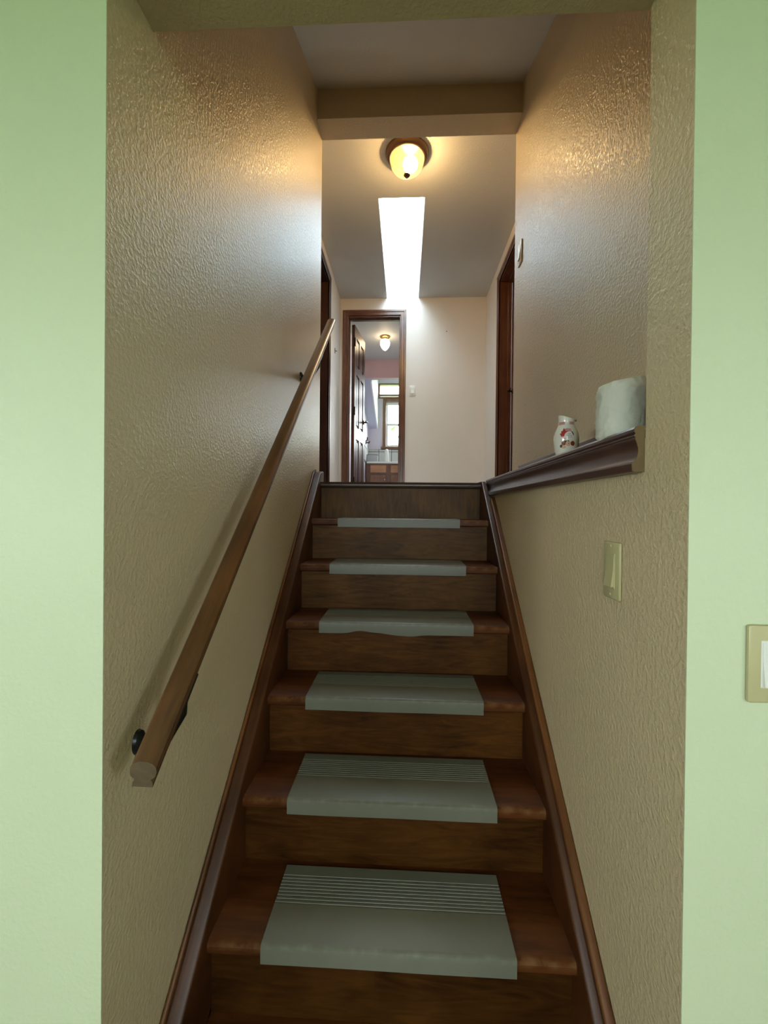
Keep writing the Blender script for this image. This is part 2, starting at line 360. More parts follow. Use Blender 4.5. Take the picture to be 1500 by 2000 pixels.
# ------------------------------------------------------------------ setting: hall
struct('floor_hall', B(-.9, 1.02, 2.27, YF2, LZ-.1, LZ-.002), 'carpet', 'carpeted upper hall floor at the head of the stairs')
DL0, DL1, DR0, DR1, DT = 3.30, 4.06, 3.34, 4.11, E+2.135
struct('wall_hall_left', wall_holes(bmesh.new(), 'X', -.90, HL, YB1, YF2, LZ-.1, TOP, [(DL0, DL1, LZ, DT)]), 'hall', 'pale hall wall on the left with a doorway')
struct('wall_hall_right', wall_holes(bmesh.new(), 'X', HR, 1.02, YB1, YF2, LZ-.1, TOP, [(DR0, DR1, LZ, DT)]), 'hall', 'pale hall wall on the right with a doorway')
OX0, OX1, OT = -.652, -.062, E+2.135
struct('wall_hall_far', wall_holes(bmesh.new(), 'Y', YF, YF2, HL, HR, LZ-.1, TOP, [(OX0, OX1, LZ, OT)]), 'hall', 'pale far wall of the hall with the bathroom doorway')
SX0, SX1, SY0 = -.222, .125, 3.26
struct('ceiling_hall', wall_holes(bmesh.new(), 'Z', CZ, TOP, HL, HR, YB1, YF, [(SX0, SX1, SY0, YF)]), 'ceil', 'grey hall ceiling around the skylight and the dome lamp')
# skylight shaft, frame and pane
ST = CZ + .34
sk = struct('window_2', B(SX0-.03, SX0, SY0-.03, YF+.03, TOP-.02, ST), 'white', 'long narrow skylight in the hall ceiling')
link('shaft_side', B(SX1, SX1+.03, SY0-.03, YF+.03, TOP-.02, ST), 'white', sk)
link('shaft_side', B(SX0, SX1, SY0-.03, SY0, TOP-.02, ST), 'white', sk)
link('shaft_side', B(SX0, SX1, YF, YF+.03, TOP, ST), 'white', sk)
link('pane', B(SX0-.03, SX1+.03, SY0-.03, YF+.03, ST, ST+.008), glass('blue_tinted_glass', (.88, .96, 1.0)), sk)

def casing(name, label, axis, face, sgn, a0, a1, top, wid=.06, jd=.16, wm='casing'):
    """door casing on a wall face; jamb lining runs jd into the wall. axis = wall normal"""
    root = empty(name, {'X': (face, (a0+a1)/2, LZ), 'Y': ((a0+a1)/2, face, LZ)}[axis]); tag(root, label, None, None, 'structure')
    def bx(n0, n1, p0, p1, z0, z1, bev=.003):
        n0, n1 = sorted((n0, n1)); p0, p1 = sorted((p0, p1))
        return (n0, n1, p0, p1, z0, z1) if axis == 'X' else (p0, p1, n0, n1, z0, z1)
    t1, t2, rv = face+sgn*.011, face+sgn*.018, .006
    for p, q in ((a0+rv, -1), (a1-rv, 1)):
        bm = bmesh.new(); box(bm, *bx(face, t1, p, p+q*wid, LZ, top-rv+wid), bev=.003); box(bm, *bx(face, t2, p+q*wid*.58, p+q*wid, LZ, top-rv+wid), bev=.004)
        box(bm, *bx(face, t1+sgn*.003, p, p+q*.012, LZ, top-rv+.012), bev=.003)
        link('casing_leg', bm, wm, root)
    bm = bmesh.new(); box(bm, *bx(face, t1+sgn*.0006, a0+rv-wid*.98, a1-rv+wid*.98, top-rv, top-rv+wid), bev=.003); box(bm, *bx(face, t2+sgn*.0006, a0+rv-wid*.99, a1-rv+wid*.99, top-rv+wid*.58, top-rv+wid), bev=.004)
    box(bm, *bx(face, t1+sgn*.0036, a0+rv, a1-rv, top-rv, top-rv+.012), bev=.003)
    link('casing_head', bm, wm, root)
    d = -sgn*jd
    for p, q in ((a0, 1), (a1, -1)):
        bm = bmesh.new(); box(bm, *bx(face, face+d, p, p+q*.012, LZ, top)); box(bm, *bx(face+d*.45, face+d*.68, p+q*.012, p+q*.021, LZ, top-.018), bev=.002)
        link('jamb', bm, wm, root)
    bm = bmesh.new(); box(bm, *bx(face, face+d, a0+.018, a1-.018, top-.018, top)); box(bm, *bx(face+d*.45, face+d*.68, a0+.018, a1-.018, top-.03, top-.018), bev=.002)
    link('jamb_head', bm, wm, root)
    return root
casing('trim_1', 'reddish brown casing around the open bathroom doorway', 'Y', YF, -1, OX0, OX1, OT, jd=.12)
casing('trim_2', 'dark brown casing of the doorway in the left hall wall', 'X', HL, 1, DL0, DL1, DT, wm='casingdk')
casing('trim_3', 'reddish brown casing of the doorway in the right hall wall', 'X', HR, -1, DR0, DR1, DT)

def door_leaf(name, label, wd, ht, th, mtx, hinges=True, lever_side=1):
    """six-panel leaf in local coords: x thickness 0..-th, y from hinge to free edge, z up"""
    root = empty(name, mtx.translation); tag(root, label, None, None, 'structure')
    bm = bmesh.new(); st = .09; mid = wd/2
    rows = [(.16, .66), (.80, 1.40), (1.50, 1.82)]
    rows = [(a*ht/1.94, b*ht/1.94) for a, b in rows]
    cols = [(st, mid-.035), (mid+.035, wd-st)]
    us = [(0, st), (mid-.035, mid+.035), (wd-st, wd)]
    for a, b in us: box(bm, -th, 0, a, b, 0, ht, mtx=mtx)
    zs = [(0, rows[0][0]), (rows[0][1], rows[1][0]), (rows[1][1], rows[2][0]), (rows[2][1], ht)]
    for a, b in zs:
        for c, d in cols: box(bm, -th, 0, c, d, a, b, mtx=mtx)
    link('door_frame', bm, 'door', root)
    for a, b in rows:
        for c, d in cols:
            bm = bmesh.new(); box(bm, -th+.012, -.012, c, d, a, b, mtx=mtx)
            for s in (0, 1):
                x0, x1 = ((-.012, -.004) if s == 0 else (-th+.004, -th+.012))
                t = bmesh.new(); box(t, x0, x1, c+.028, d-.028, a+.028, b-.028, bev=.0035); add(bm, t, mtx)
            link('panel', bm, 'door', root)
    if hinges:
        for z in (.17, .97, ht-.2):
            bm = bmesh.new(); box(bm, -.004, .006, -.016, .004, z-.045, z+.045, mtx=mtx); lathe(bm, [(.006, -.048), (.006, .048)], n=10, mtx=mtx @ Matrix.Translation((.006, -.008, z)))
            link('hinge', bm, 'darkmet', root)
    bm = bmesh.new(); hz = .93*ht/1.94+.0
    for sx in (1, -1):
        x = 0 if sx == 1 else -th
        for (y, z, rr) in ((wd-.055, hz, .026),):
            t = bmesh.new(); lathe(t, [(.0, .012), (rr*.8, .011), (rr, .004), (rr, 0)], n=18)
            add(bm, t, mtx @ Matrix.Translation((x, y, z)) @ Matrix.Rotation(sx*PI/2, 4, 'Y'))
        t = bmesh.new(); tube(t, [(x, wd-.055, hz), (x+sx*.045, wd-.055, hz), (x+sx*.052, wd-.07, hz), (x+sx*.05, wd-.155, hz-.004)], [.010, .010, .010, .007]); add(bm, t, mtx)
    link('lever_handle', bm, 'darkmet', root, smooth=True)
    return root
m1 = Matrix.Translation((-.588, 4.945, LZ+.008)) @ Matrix.Rotation(-math.radians(7.0), 4, 'Z')
door_leaf('door_1', 'open dark brown six-panel bathroom door swung inwards', .545, 1.95, .035, m1)
m2 = Matrix.Translation((HL-.115, DL0+.021, LZ+.008))
door_leaf('door_2', 'closed dark brown door in the left hall doorway', DL1-DL0-.042, DT-LZ-.03, .035, m2, hinges=False)
m3 = Matrix.Translation((HR+.15, DR0+.021, LZ+.008))
door_leaf('door_3', 'closed dark brown door in the right hall doorway', DR1-DR0-.042, DT-LZ-.03, .035, m3, hinges=False)

# ------------------------------------------------------------------ setting: bathroom
BX1 = 1.2; YP = 6.76; YW = 8.5
struct('floor_bathroom', B(-.9, BX1+.1, YF2, YW, LZ-.1, LZ-.002), 'tile', 'pale bathroom floor beyond the doorway')
struct('wall_bathroom_left', B(-.90, HL, YF2, YW+.12, LZ-.1, E+3.1), 'lav', 'lavender left wall of the bathroom behind the open door')
struct('wall_bathroom_right', B(BX1, BX1+.12, YF, YW+.12, LZ-.1, E+3.1), 'lav', 'lavender right wall of the bathroom')
struct('wall_bathroom_near', B(HR, BX1+.12, YF, YF2, LZ-.1, E+3.1), 'lav', 'bathroom wall beside the hall')
struct('ceiling_bathroom', B(HL, BX1, YF2, YP+.1, CZ, TOP), 'ceil', 'grey bathroom ceiling around the globe lamp')
struct('wall_pink', B(HL, BX1, YP, YP+.10, E+2.035, CZ), 'pink', 'dusty pink wall band under the bathroom ceiling')
bm = prism(bmesh.new(), [(YP+.004, E+2.034), (YW, E+1.565), (YW, E+1.64), (YP+.1, E+2.083), (YP+.004, E+2.05)], 'X', HL, -.565)
struct('ceiling_slope', bm, plaster('slate_lavender_paint', (.50, .50, .63), rough=.6, s1=.1), 'slate lavender sloping ceiling beside the dormer')
bm = prism(bmesh.new(), [(YP+.1, E+2.008), (YW, E+1.565), (YW, E+3.1), (YP+.1, E+3.1)], 'X', -.565, -.545)
struct('wall_dormer_left', bm, 'white', 'white cheek wall of the bathroom dormer')
struct('ceiling_dormer', B(-.9, BX1+.1, YP, YW+.12, E+2.98, E+3.1), 'white', 'white dormer ceiling over the bathroom window')
struct('wall_dormer_back', B(-.9, BX1+.1, YP+.1, YP+.14, E+2.2, E+3.0), 'white', 'white upper back of the dormer')
WX0, WX1, WZ0, WZ1 = -.39, .95, E+1.215, E+2.09  # hidden right-hand part widened to brighten the bathroom
TX0, TX1, TZ0, TZ1 = -.53, 1.08, E+2.175, E+2.425  # transom also stretched out of view to let in more daylight
struct('wall_window', wall_holes(bmesh.new(), 'Y', YW, YW+.12, -.9, BX1+.1, LZ-.1, E+3.0, [(WX0, WX1, WZ0, WZ1), (TX0, TX1, TZ0, TZ1)]), 'lav', 'lavender bathroom window wall')
# lower sash window
w3 = tag(empty('window_3', (-.04, YW, WZ0)), 'white double-hung bathroom window in a brown wooden casing', None, None, 'structure')
for a in ((WX0-.06, WX0, YW-.018, YW, WZ0-.02, WZ1+.06), (WX1, WX1+.06, YW-.018, YW, WZ0-.02, WZ1+.06)): link('casing_leg', B(*a, bev=.004), 'winwood', w3)
link('casing_head', B(WX0, WX1, YW-.018, YW, WZ1, WZ1+.06, bev=.004), 'winwood', w3)
link('sill', B(WX0-.09, WX1+.09, YW-.06, YW+.02, WZ0-.05, WZ0-.005, bev=.005), 'winwood', w3)
zm = (WZ0+WZ1)/2 - .02
link('blind', B(WX0+.01, WX1-.01, YW+.02, YW+.06, WZ1-.06, WZ1-.005, bev=.01), 'blind', w3)
for nm, z0, z1, y in (('upper_sash', zm, WZ1, YW+.07), ('lower_sash', WZ0, zm+.04, YW+.035)):
    bm = bmesh.new()
    for a in ((WX0, WX0+.04, z0, z1), (WX1-.04, WX1, z0, z1)): box(bm, a[0], a[1], y, y+.03, a[2], a[3])
    box(bm, WX0+.04, WX1-.04, y, y+.03, z0, z0+.04); box(bm, WX0+.04, WX1-.04, y, y+.03, z1-.04, z1)
    s = link(nm, bm, 'white', w3); link('pane', B(WX0+.04, WX1-.04, y+.012, y+.017, z0+.04, z1-.04), 'glassm', s)
# transom over it
w4 = tag(empty('window_4', (-.04, YW, TZ0)), 'wide brown framed transom window above the bathroom window', None, None, 'structure')
for a in ((TX0-.03, TX0+.02, TZ0-.02, TZ1+.02), (TX1-.02, TX1+.03, TZ0-.02, TZ1+.02)): link('frame_stile', B(a[0], a[1], YW-.02, YW+.08, a[2], a[3], bev=.004), 'winwood', w4)
for a in ((TZ1-.005, TZ1+.02), (TZ0+.028, TZ0+.062), (TZ0-.02, TZ0+.006)): link('frame_rail', B(TX0+.02, TX1-.02, YW-.018, YW+.08, a[0], a[1], bev=.003), 'winwood', w4)
for a in ((TZ0+.062, TZ1-.005), (TZ0+.006, TZ0+.028)): link('pane', B(TX0+.02, TX1-.02, YW+.04, YW+.046, a[0], a[1]), 'glassm', w4)
# tiled backsplash
CT = E + .868
bs = struct('trim_4', B(HL+.004, BX1, YW-.008, YW, CT-.1, WZ0-.055), 'grout', 'white square tile backsplash under the bathroom window')
ts = .245
x = -.715 - ts*.2
while x < 1.0:
    z = CT
    while z < WZ0-.06:
        x0, x1, z0, z1 = max(x, HL+.006)+.006, x+ts-.006, z+.006, min(z+ts, WZ0-.055)-.006
        if x1-x0 > .02 and z1-z0 > .02: link('tile', B(x0, x1, YW-.016, YW-.006, z0, z1, bev=.003), 'tile', bs)
        z += ts
    x += ts
bs2 = struct('trim_5', B(HL, HL+.008, 7.6, YW-.01, CT-.02, WZ0-.055), 'grout', 'white tile return on the left bathroom wall')
for k in range(4):
    y1 = YW-.02-k*ts; y0 = max(7.6, y1-ts+.012)
    for z in (CT, CT+ts):
        z1 = min(z+ts, WZ0-.055)-.006
        if z1-z > .03: link('tile', B(HL+.006, HL+.016, y0, y1, z+.006, z1, bev=.003), 'tile', bs2)

# ================================================================== OBJECTS
# ------------------------------------------------------------------ staircase
SL, SR = -.430, .377
st = tag(empty('staircase', (-.03, .9, 0)), 'dark stained wooden staircase rising between the beige walls', 'staircase')
prof = lambda y0: [(y0+.006, -.030), (y0, -.024), (y0-.001, -.008), (y0+.004, -.002), (y0+.012, 0), (y0+.244, 0), (y0+.244, -.030)]
for n in range(7):
    yb = TY(n); bm = prism(bmesh.new(), [(a, TZ(n)+b) for a, b in prof(yb)], 'X', SL, SR)
    o = link('tread', bm, 'tread', st, smooth=True, angle=40, loc=(0, yb, TZ(n)))
    if n >= 4: o['label'] = 'tread with pale worn front edge'
bm = prism(bmesh.new(), [(2.206, LZ-.030), (2.200, LZ-.022), (2.200, LZ-.008), (2.206, LZ), (2.27, LZ), (2.27, LZ-.030)], 'X', SL, SR)
link('landing_nosing', bm, wood('landing_nosing_wood', (.030, .015, .010), (.075, .040, .024), rough=.35, grain=(3, 30, 30)), st, smooth=True, angle=40)
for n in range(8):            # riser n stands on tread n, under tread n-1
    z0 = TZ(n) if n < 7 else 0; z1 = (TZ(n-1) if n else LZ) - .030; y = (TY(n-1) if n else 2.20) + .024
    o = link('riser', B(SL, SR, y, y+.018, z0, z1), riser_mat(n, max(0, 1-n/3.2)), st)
    # quarter shadow-bead at the foot and the pale scraped line along riser bottoms
tl = lambda y: TZ(0) + (y-TY(0))*H/R      # nosing line
def skirt(side):
    xi, xo = (SL, XL+.001) if side < 0 else (SR, XR-.001)
    d = 1 if side < 0 else -1              # from wall to tread
    y0, y1 = .68, 2.205
    zt = lambda y: tl(y) + .040
    root = empty('skirt_board', (xi, y0, zt(y0))); root.parent = st; root.matrix_parent_inverse = WM(st).inverted()
    bw = .030 if side < 0 else .019
    xa = xi - d*bw
    if side < 0: outline = [(y0, max(0, zt(y0)-.45)), (2.28, LZ-.36), (2.28, zt(y1)+.016), (y1, zt(y1)), (y0, zt(y0))]
    else: outline = [(y0, max(0, zt(y0)-.45)), (2.28, LZ-.36), (2.28, LZ+.006), (y1-.03, zt(y1-.03)-.012), (y0, zt(y0))]
    bm = bmesh.new()
    a, b = sorted((xi, xa)); t = bmesh.new(); prism(t, outline, 'X', a, b)
    es = [e for e in t.edges if abs(e.verts[0].co.x-e.verts[1].co.x) < 1e-6 and abs(e.verts[0].co.x-xi) < 1e-6 and min(v.co.z - zt(v.co.y) for v in e.verts) > -.06]
    bmesh.ops.bevel(t, geom=es, offset=.006, segments=2, affect='EDGES', profile=.5); add(bm, t)
    link('board', bm, 'skirt', root, smooth=True, angle=50)
    yt = y1 if side < 0 else 2.06          # the wall-side moulding stops under the ledge on the right
    def strip(x0, x1, h0, h1):
        q0, q1 = sorted((x0, x1)); ye = yt + (.05 if side < 0 else 0)
        ze = zt(yt)+h1 + (.016 if side < 0 else 0)
        return prism(bmesh.new(), [(y0, zt(y0)-.06), (ye, zt(yt)-.06), (ye, ze), (yt, zt(yt)+h1), (y0, zt(y0)+h1)], 'X', q0, q1)
    link('groove', strip(xa, xa-d*.004, 0, -.006), 'skirt', root)
    bm = strip(xa-d*.004, xo, 0, .008); bmesh.ops.bevel(bm, geom=[e for e in bm.edges if e.calc_length() > .8 and all(v.co.z > zt(v.co.y)-.02 for v in e.verts)], offset=.004, segments=2, affect='EDGES', profile=.5)
    o = link('bead', bm, 'bead', root, smooth=True, angle=50); o['label'] = 'reddish bead moulding against the wall'
skirt(-1); skirt(1)

# ------------------------------------------------------------------ rubber stair pads
PX0, PX1 = -.308, .250
names = ['thin grey rubber pad on the uppermost tread, below the landing', 'grey rubber pad on the second tread down from the landing', 'grey rubber pad with a rippled front lip, third down from the landing',
         'ribbed grey rubber pad fourth down from the landing, third from the bottom', 'large ribbed grey rubber pad on the second lowest visible tread', 'largest grey rubber pad, worn along its edge, on the lowest visible tread']
for n in range(6):
    y0, z0 = TY(n), TZ(n)
    root = tag(empty('stair_pad', (0, y0, z0)), names[n], 'stair mat', 'grey rubber pads on the stair treads')
    dep = .214
    top = [(y0-.0045, -.0365)] + [(y0-.0045, -.006), (y0-.0035, .0005), (y0, .0032), (y0+.006, .0042)]
    low = [(y0-.0012, -.0365), (y0-.0012, -.006), (y0+.002, .0008)]
    # ribbed rear half: shallow ridges
    ys = []; y = y0+.100
    while y < y0+dep-.028:
        ys += [(y, .0042), (y+.0012, .0023), (y+.0034, .0023), (y+.0046, .0042)]; y += .0098
    outline = top + ys + [(y0+dep, .0042), (y0+dep, .0008)] + low[::-1]
    # drop lip waves on the third pad
    bm = bmesh.new(); segs = 48; rows = []
    for i in range(segs+1):
        x = PX0 + (PX1-PX0)*i/segs; row = []
        for (a, b) in outline:
            zz = b
            if b < -.03:
                w_ = (.0 if n != 2 else .009*math.exp(-((x+.16)/.035)**2) + .006*math.exp(-((x+.06)/.08)**2)*math.sin((x+.2)*22) - .004*math.exp(-((x-.03)/.03)**2))
                zz += w_ + (.0004*math.sin(x*17+n*2))
            row.append(bm.verts.new((x, a, z0+zz)))
        rows.append(row)
    m_ = len(outline)
    for A_, B_ in zip(rows, rows[1:]):
        for k in range(m_): bm.faces.new([A_[k], B_[k], B_[(k+1) % m_], A_[(k+1) % m_]])
    bm.faces.new(rows[0]); bm.faces.new(rows[-1][::-1])
    # split: flat tread sheet + the folded front lip as its own piece
    link('rubber_sheet', bm, 'rubber', root, smooth=True, angle=30, loc=(0, y0, z0))

# ------------------------------------------------------------------ handrail
RX, RY0, RZ0, RS = -.395, .644, E-.409, .8504
RY1 = 2.275
hr = tag(empty('handrail', (RX, RY0, RZ0)), 'worn brown wooden handrail on black brackets along the left wall', 'handrail')
pf = [(-18, -19), (15, -19), (15, -13), (12, -8), (19, -3), (21, 4), (20, 11), (15, 16), (7, 19), (-7, 19.5), (-16, 16), (-20.5, 10), (-21, 2), (-20, -3), (-14, -8), (-17, -13)]
bm = bmesh.new(); A_ = []; B_ = []
for (a, b) in pf:
    A_.append(bm.verts.new((RX+a/1000, RY0, RZ0+b/1000))); B_.append(bm.verts.new((RX+a/1000, RY1, RZ0+b/1000+RS*(RY1-RY0))))
for i in range(len(pf)):
    j = (i+1) % len(pf); bm.faces.new([A_[i], A_[j], B_[j], B_[i]])
bm.faces.new(B_)
link('rail', bm, 'rail', hr, smooth=True, angle=28)
bm = bmesh.new(); bm.faces.new([bm.verts.new((RX+a/1000, RY0+.0002, RZ0+b/1000)) for a, b in pf])
ext = bmesh.ops.extrude_face_region(bm, geom=bm.faces[:]); bmesh.ops.translate(bm, verts=[v for v in ext['geom'] if isinstance(v, bmesh.types.BMVert)], vec=(0, -.0008, 0))
tag(link('end_grain', bm, wood('rail_end_grain', (.05, .03, .012), (.13, .085, .04), rough=.6, grain=(30, 30, 60), coat=0), hr), 'sawn end of the rail')
for by, pz in ((.756, E-.422), (1.940, E+.590)):
    rz = RZ0 - .019 + RS*(by-RY0)
    br = empty('bracket', (XL, by, pz)); br.parent = hr; br.matrix_parent_inverse = WM(hr).inverted()
    t = bmesh.new(); lathe(t, [(0, .012), (.011, .011), (.018, .006), (.0195, 0)], n=24)
    bm = bmesh.new(); add(bm, t, Matrix.Translation((XL, by, pz)) @ Matrix.Rotation(PI/2, 4, 'Y') @ Matrix.Diagonal((1.15, .85, 1, 1)))
    link('wall_plate', bm, 'black', br, smooth=True)
    bm = tube(bmesh.new(), [(XL+.006, by, pz), (XL+.03, by, pz-.004), (XL+.055, by+.004, pz+.006), (RX, by+.006, (pz+rz)/2+.006), (RX, by+.008, rz-.003)], [.010, .008, .007, .007, .008])
    link('arm', bm, 'black', br, smooth=True)
    ang = math.atan(RS); bm = bmesh.new(); t = bmesh.new(); box(t, -.014, .016, -.03, .03, -.0045, 0, bev=.0015)
    add(bm, t, Matrix.Translation((RX, by+.008, rz+.0065)) @ Matrix.Rotation(ang, 4, 'X'))
    link('saddle', bm, 'black', br)

# ------------------------------------------------------------------ wooden ledge on the right wall
lg = tag(empty('ledge', (.45, 1.5, E+.14)), 'dark reddish brown moulded wooden ledge on the right stair wall', 'ledge')
LY0, LY1 = YH+.001, 2.195
mp = [(.4199, .070), (.401, .070), (.3985, .072), (.3975, .084), (.399, .0875), (.403, .089), (.4065, .095), (.4085, .103), (.4085, .112), (.406, .121), (.4035, .127), (.4035, .131), (.4015, .1325), (.4015, .135), (.404, .137), (.4015, .140), (.4015, .1455), (.404, .1495), (.409, .151), (.4199, .151)]
bm = prism(bmesh.new(), [(a, E+b) for a, b in mp], 'Y', LY0+.002, LY1)
link('moulding', bm, 'ledge', lg, smooth=True, angle=25)
bm = prism(bmesh.new(), [(a, E+b) for a, b in mp], 'Y', LY0, LY0+.002)
tag(link('raw_end', bm, 'rawend', lg), 'unstained sawn end of the moulding')
link('shelf_board', B(XR, XU-.001, LY0, LY1, E+.130, E+.145, bev=.002), 'ledge', lg)
link('back_board', B(XU-.012, XU-.001, LY0+.012, LY1+.02, E+.145, E+.222, bev=.002), 'ledge', lg)
link('end_board', B(XR+.004, XU-.012, LY0, LY0+.009, E+.145, E+.228, bev=.002), 'ledge', lg)

# ------------------------------------------------------------------ toilet roll on the ledge
tr = tag(empty('toilet_roll', (.4455, .918, E+.145)), 'crumpled white toilet paper roll standing at the near end of the ledge', 'toilet paper')
def crump(k, a, rr, z):
    w_ = .0006*math.sin(5*a+z*60) + .0005*math.sin(9*a-z*130+1)
    tilt = .005*math.cos(a-2.6) if z > .10 else (.002 if z > .08 else 0)*math.cos(a-2.6)
    return rr + w_*(1 if rr > .03 else 0), z + tilt
c = (.4455, .918, E+.145)
pr = [(.021, .002), (.044, .001), (.0470, .006)] + [(.0475, .012+k*.0088) for k in range(10)] + [(.0470, .1015), (.0455, .1075), (.040, .110), (.030, .1115), (.021, .110)]
bm = lathe(bmesh.new(), pr, c, n=72, warp=crump, cap=False); link('paper', bm, 'paper', tr, smooth=True, angle=60)
bm = lathe(bmesh.new(), [(.0195, .002), (.0205, .002), (.0205, .108), (.0195, .108), (.0195, .002)], c, n=32, cap=False); link('core', bm, 'card', tr, smooth=True)
# loose outer sheet wrapped over, pulled up a little at the far side
bm = bmesh.new(); rows = []
from mathutils import noise
for i in range(80):
    a = PI*.80 + i/79*PI*1.40
    row = []
    for j in range(25):
        z = .003 + j/24*(.110 + .009*math.exp(-((i-52)/18)**2)); q = Vector((math.cos(a)*.05, math.sin(a)*.05, z))
        rr = .0500 + .0014*noise.noise(q*45) + .0020*noise.noise(q*110) + .0012*noise.noise(q*260) - (.007*max(0, (j-20)/4)**2 if j > 20 else 0) - (.003 if j == 0 else 0)
        row.append(bm.verts.new((c[0]+rr*math.cos(a), c[1]+rr*math.sin(a), c[2]+z)))
    rows.append(row)
for A2, B2 in zip(rows, rows[1:]):
    for j in range(24): bm.faces.new([A2[j], B2[j], B2[j+1], A2[j+1]])
bmesh.ops.solidify(bm, geom=bm.faces[:], thickness=.0006)
link('loose_sheet', bm, 'paper', tr, smooth=True, angle=60)

# ------------------------------------------------------------------ little pitcher vase on the ledge
VC = Vector((.450, 1.245, E+.145))
va = tag(empty('pitcher_vase', VC), 'small white ceramic pitcher with a red leaf print on the ledge', 'vase')
vp = [(.0225, 0), (.0255, .004), (.0295, .022), (.0328, .045), (.0336, .060), (.0308, .074), (.0248, .086), (.0206, .095), (.0200, .100), (.0208, .106), (.0222, .113)]
def rad(z):
    for (r0, z0), (r1, z1) in zip(vp, vp[1:]):
        if z0 <= z <= z1: return r0 + (r1-r0)*(z-z0)/(z1-z0)
    return vp[-1][0]
AC = math.atan2(-VC.y, -VC.x)          # azimuth towards the stairs' foot
def spout(k, a, rr, z):
    s = a - AC
    if z > .104:
        t_ = (z-.104)/.012
        return rr*(1+.28*t_*max(0, math.cos(s-1.35))**3), z + t_*.0105*math.cos(s+1.4)
    return rr, z
prof_v = vp + [(.0208, .1135), (.0190, .107), (.0182, .100), (.0190, .094), (.028, .07), (.028, .03), (.020, .005), (0, .005)]
bm = lathe(bmesh.new(), [(0, 0)] + prof_v, VC, n=48, warp=spout, cap=False); link('body', bm, 'ceramic', va, smooth=True, angle=50)
def decal(name, pts, m, off=.0004, parent=va):
    """flat print bent onto the glaze: pts in (sideways metres, height)"""
    cx = sum(p[0] for p in pts)/len(pts); cy = sum(p[1] for p in pts)/len(pts)
    bm = bmesh.new()
    def at(p):
        R_ = rad(p[1]) + off; a = AC + p[0]/max(.02, R_)
        return (VC.x+R_*math.cos(a), VC.y+R_*math.sin(a), VC.z+p[1])
    rings = []
    for s in (1, .8, .6, .4, .2):
        rings.append([bm.verts.new(at((cx+(p[0]-cx)*s, cy+(p[1]-cy)*s))) for p in pts])
    cv = bm.verts.new(at((cx, cy))); n_ = len(pts)
    for A2, B2 in zip(rings, rings[1:]):
        for i in range(n_): bm.faces.new([A2[i], A2[(i+1) % n_], B2[(i+1) % n_], B2[i]])
    for i in range(n_): bm.faces.new([rings[-1][i], rings[-1][(i+1) % n_], cv])
    return link(name, bm, m, parent, smooth=True)
circ = lambda x, z, a, b, n_=20: [(x+a*math.cos(2*PI*i/n_), z+b*math.sin(2*PI*i/n_)) for i in range(n_)]
def band(z0, z1, a0, a1): return [(x_, z0) for x_ in [a0+(a1-a0)*i/8 for i in range(9)]] + [(x_, z1) for x_ in [a1-(a1-a0)*i/8 for i in range(9)]]
decal('neck_band', band(.0935, .1015, -.024, -.004), 'pinkprint'); decal('neck_band', band(.0935, .1015, .008, .022), 'pinkprint')
decal('pink_wash', circ(.003, .076, .010, .006), 'pinkprint', .0003)
leafp = [(-.002, .050), (-.010, .054), (-.0145, .061), (-.0175, .068), (-.0135, .0675), (-.0135, .075), (-.0105, .0735), (-.0065, .083), (-.0045, .0795), (-.003, .076), (.004, .073), (.001, .066), (-.003, .058)]
tag(decal('leaf_print', leafp, 'leafred', .0005), 'red maple leaf print')
decal('label_print', circ(.0085, .0600, .0135, .0125), 'labelw', .0007)
decal('dark_curve', [(.011, .0735), (.0155, .072), (.019, .067), (.0205, .0605), (.018, .0625), (.016, .067), (.0135, .0705)], 'dkprint', .0009)
for z, a0, a1 in ((.0655, .004, .012), (.0605, .002, .016), (.0565, .003, .015)): decal('text_line', band(z-.0007, z+.0007, a0, a1), 'grey', .0010)
decal('dark_leaf', circ(-.013, .033, .004, .0042), 'leafdk', .0006); decal('dark_leaf', circ(.001, .0455, .007, .003), 'leafdk', .0008)
decal('russet_fruit', circ(-.006, .041, .0065, .0065), 'fruit', .0007); decal('russet_fruit', circ(.017, .0395, .006, .0065), 'fruit', .0007)
decal('peach_flower', circ(.005, .0385, .0068, .0066), 'peach', .0009); decal('peach_flower', circ(-.006, .030, .0055, .004), 'peach', .0009)
decal('flower_eye', circ(.006, .0390, .0012, .0012), 'leafdk', .0011)

# ------------------------------------------------------------------ light switches
def switch(label, mtx, plate, rocker, flip=1):
    """local: x across, z up, -y out of the wall, origin on the wall face"""
    root = tag(empty('light_switch', mtx.translation), label, 'light switch')
    t = bmesh.new(); box(t, -.035, .035, -.0065, 0, -.057, .057, bev=.0042, seg=2); bm = bmesh.new(); add(bm, t, mtx); link('switch_plate', bm, plate, root, smooth=True, angle=40)
    t = bmesh.new(); box(t, -.0175, .0175, -.0074, -.006, -.0345, .0345, bev=.0005); bm = bmesh.new(); add(bm, t, mtx); link('switch_surround', bm, plate if plate == 'ivory' and rocker == 'ivory' else rocker, root)
    t = bmesh.new(); prism(t, [(-.0055, .032), (-.0080, .032), (-.0086, .003), (-.0130, -.032), (-.0055, -.032)] if flip > 0 else [(-.0055, .032), (-.013, .032), (-.0086, -.003), (-.008, -.032), (-.0055, -.032)], 'X', -.0155, .0155)
    bm = bmesh.new(); add(bm, t, mtx); link('rocker', bm, rocker, root)
    for z in (-.0485, .0485):
        t = bmesh.new(); lathe(t, [(0, .0013), (.0018, .0011), (.0026, .0002), (.0026, -.001)], n=12); bm = bmesh.new(); add(bm, t, mtx @ Matrix.Translation((0, -.0065, z)) @ Matrix.Rotation(PI/2, 4, 'X'))
        link('screw', bm, plate if plate == 'ivory' else 'steel', root, smooth=True)
    return root
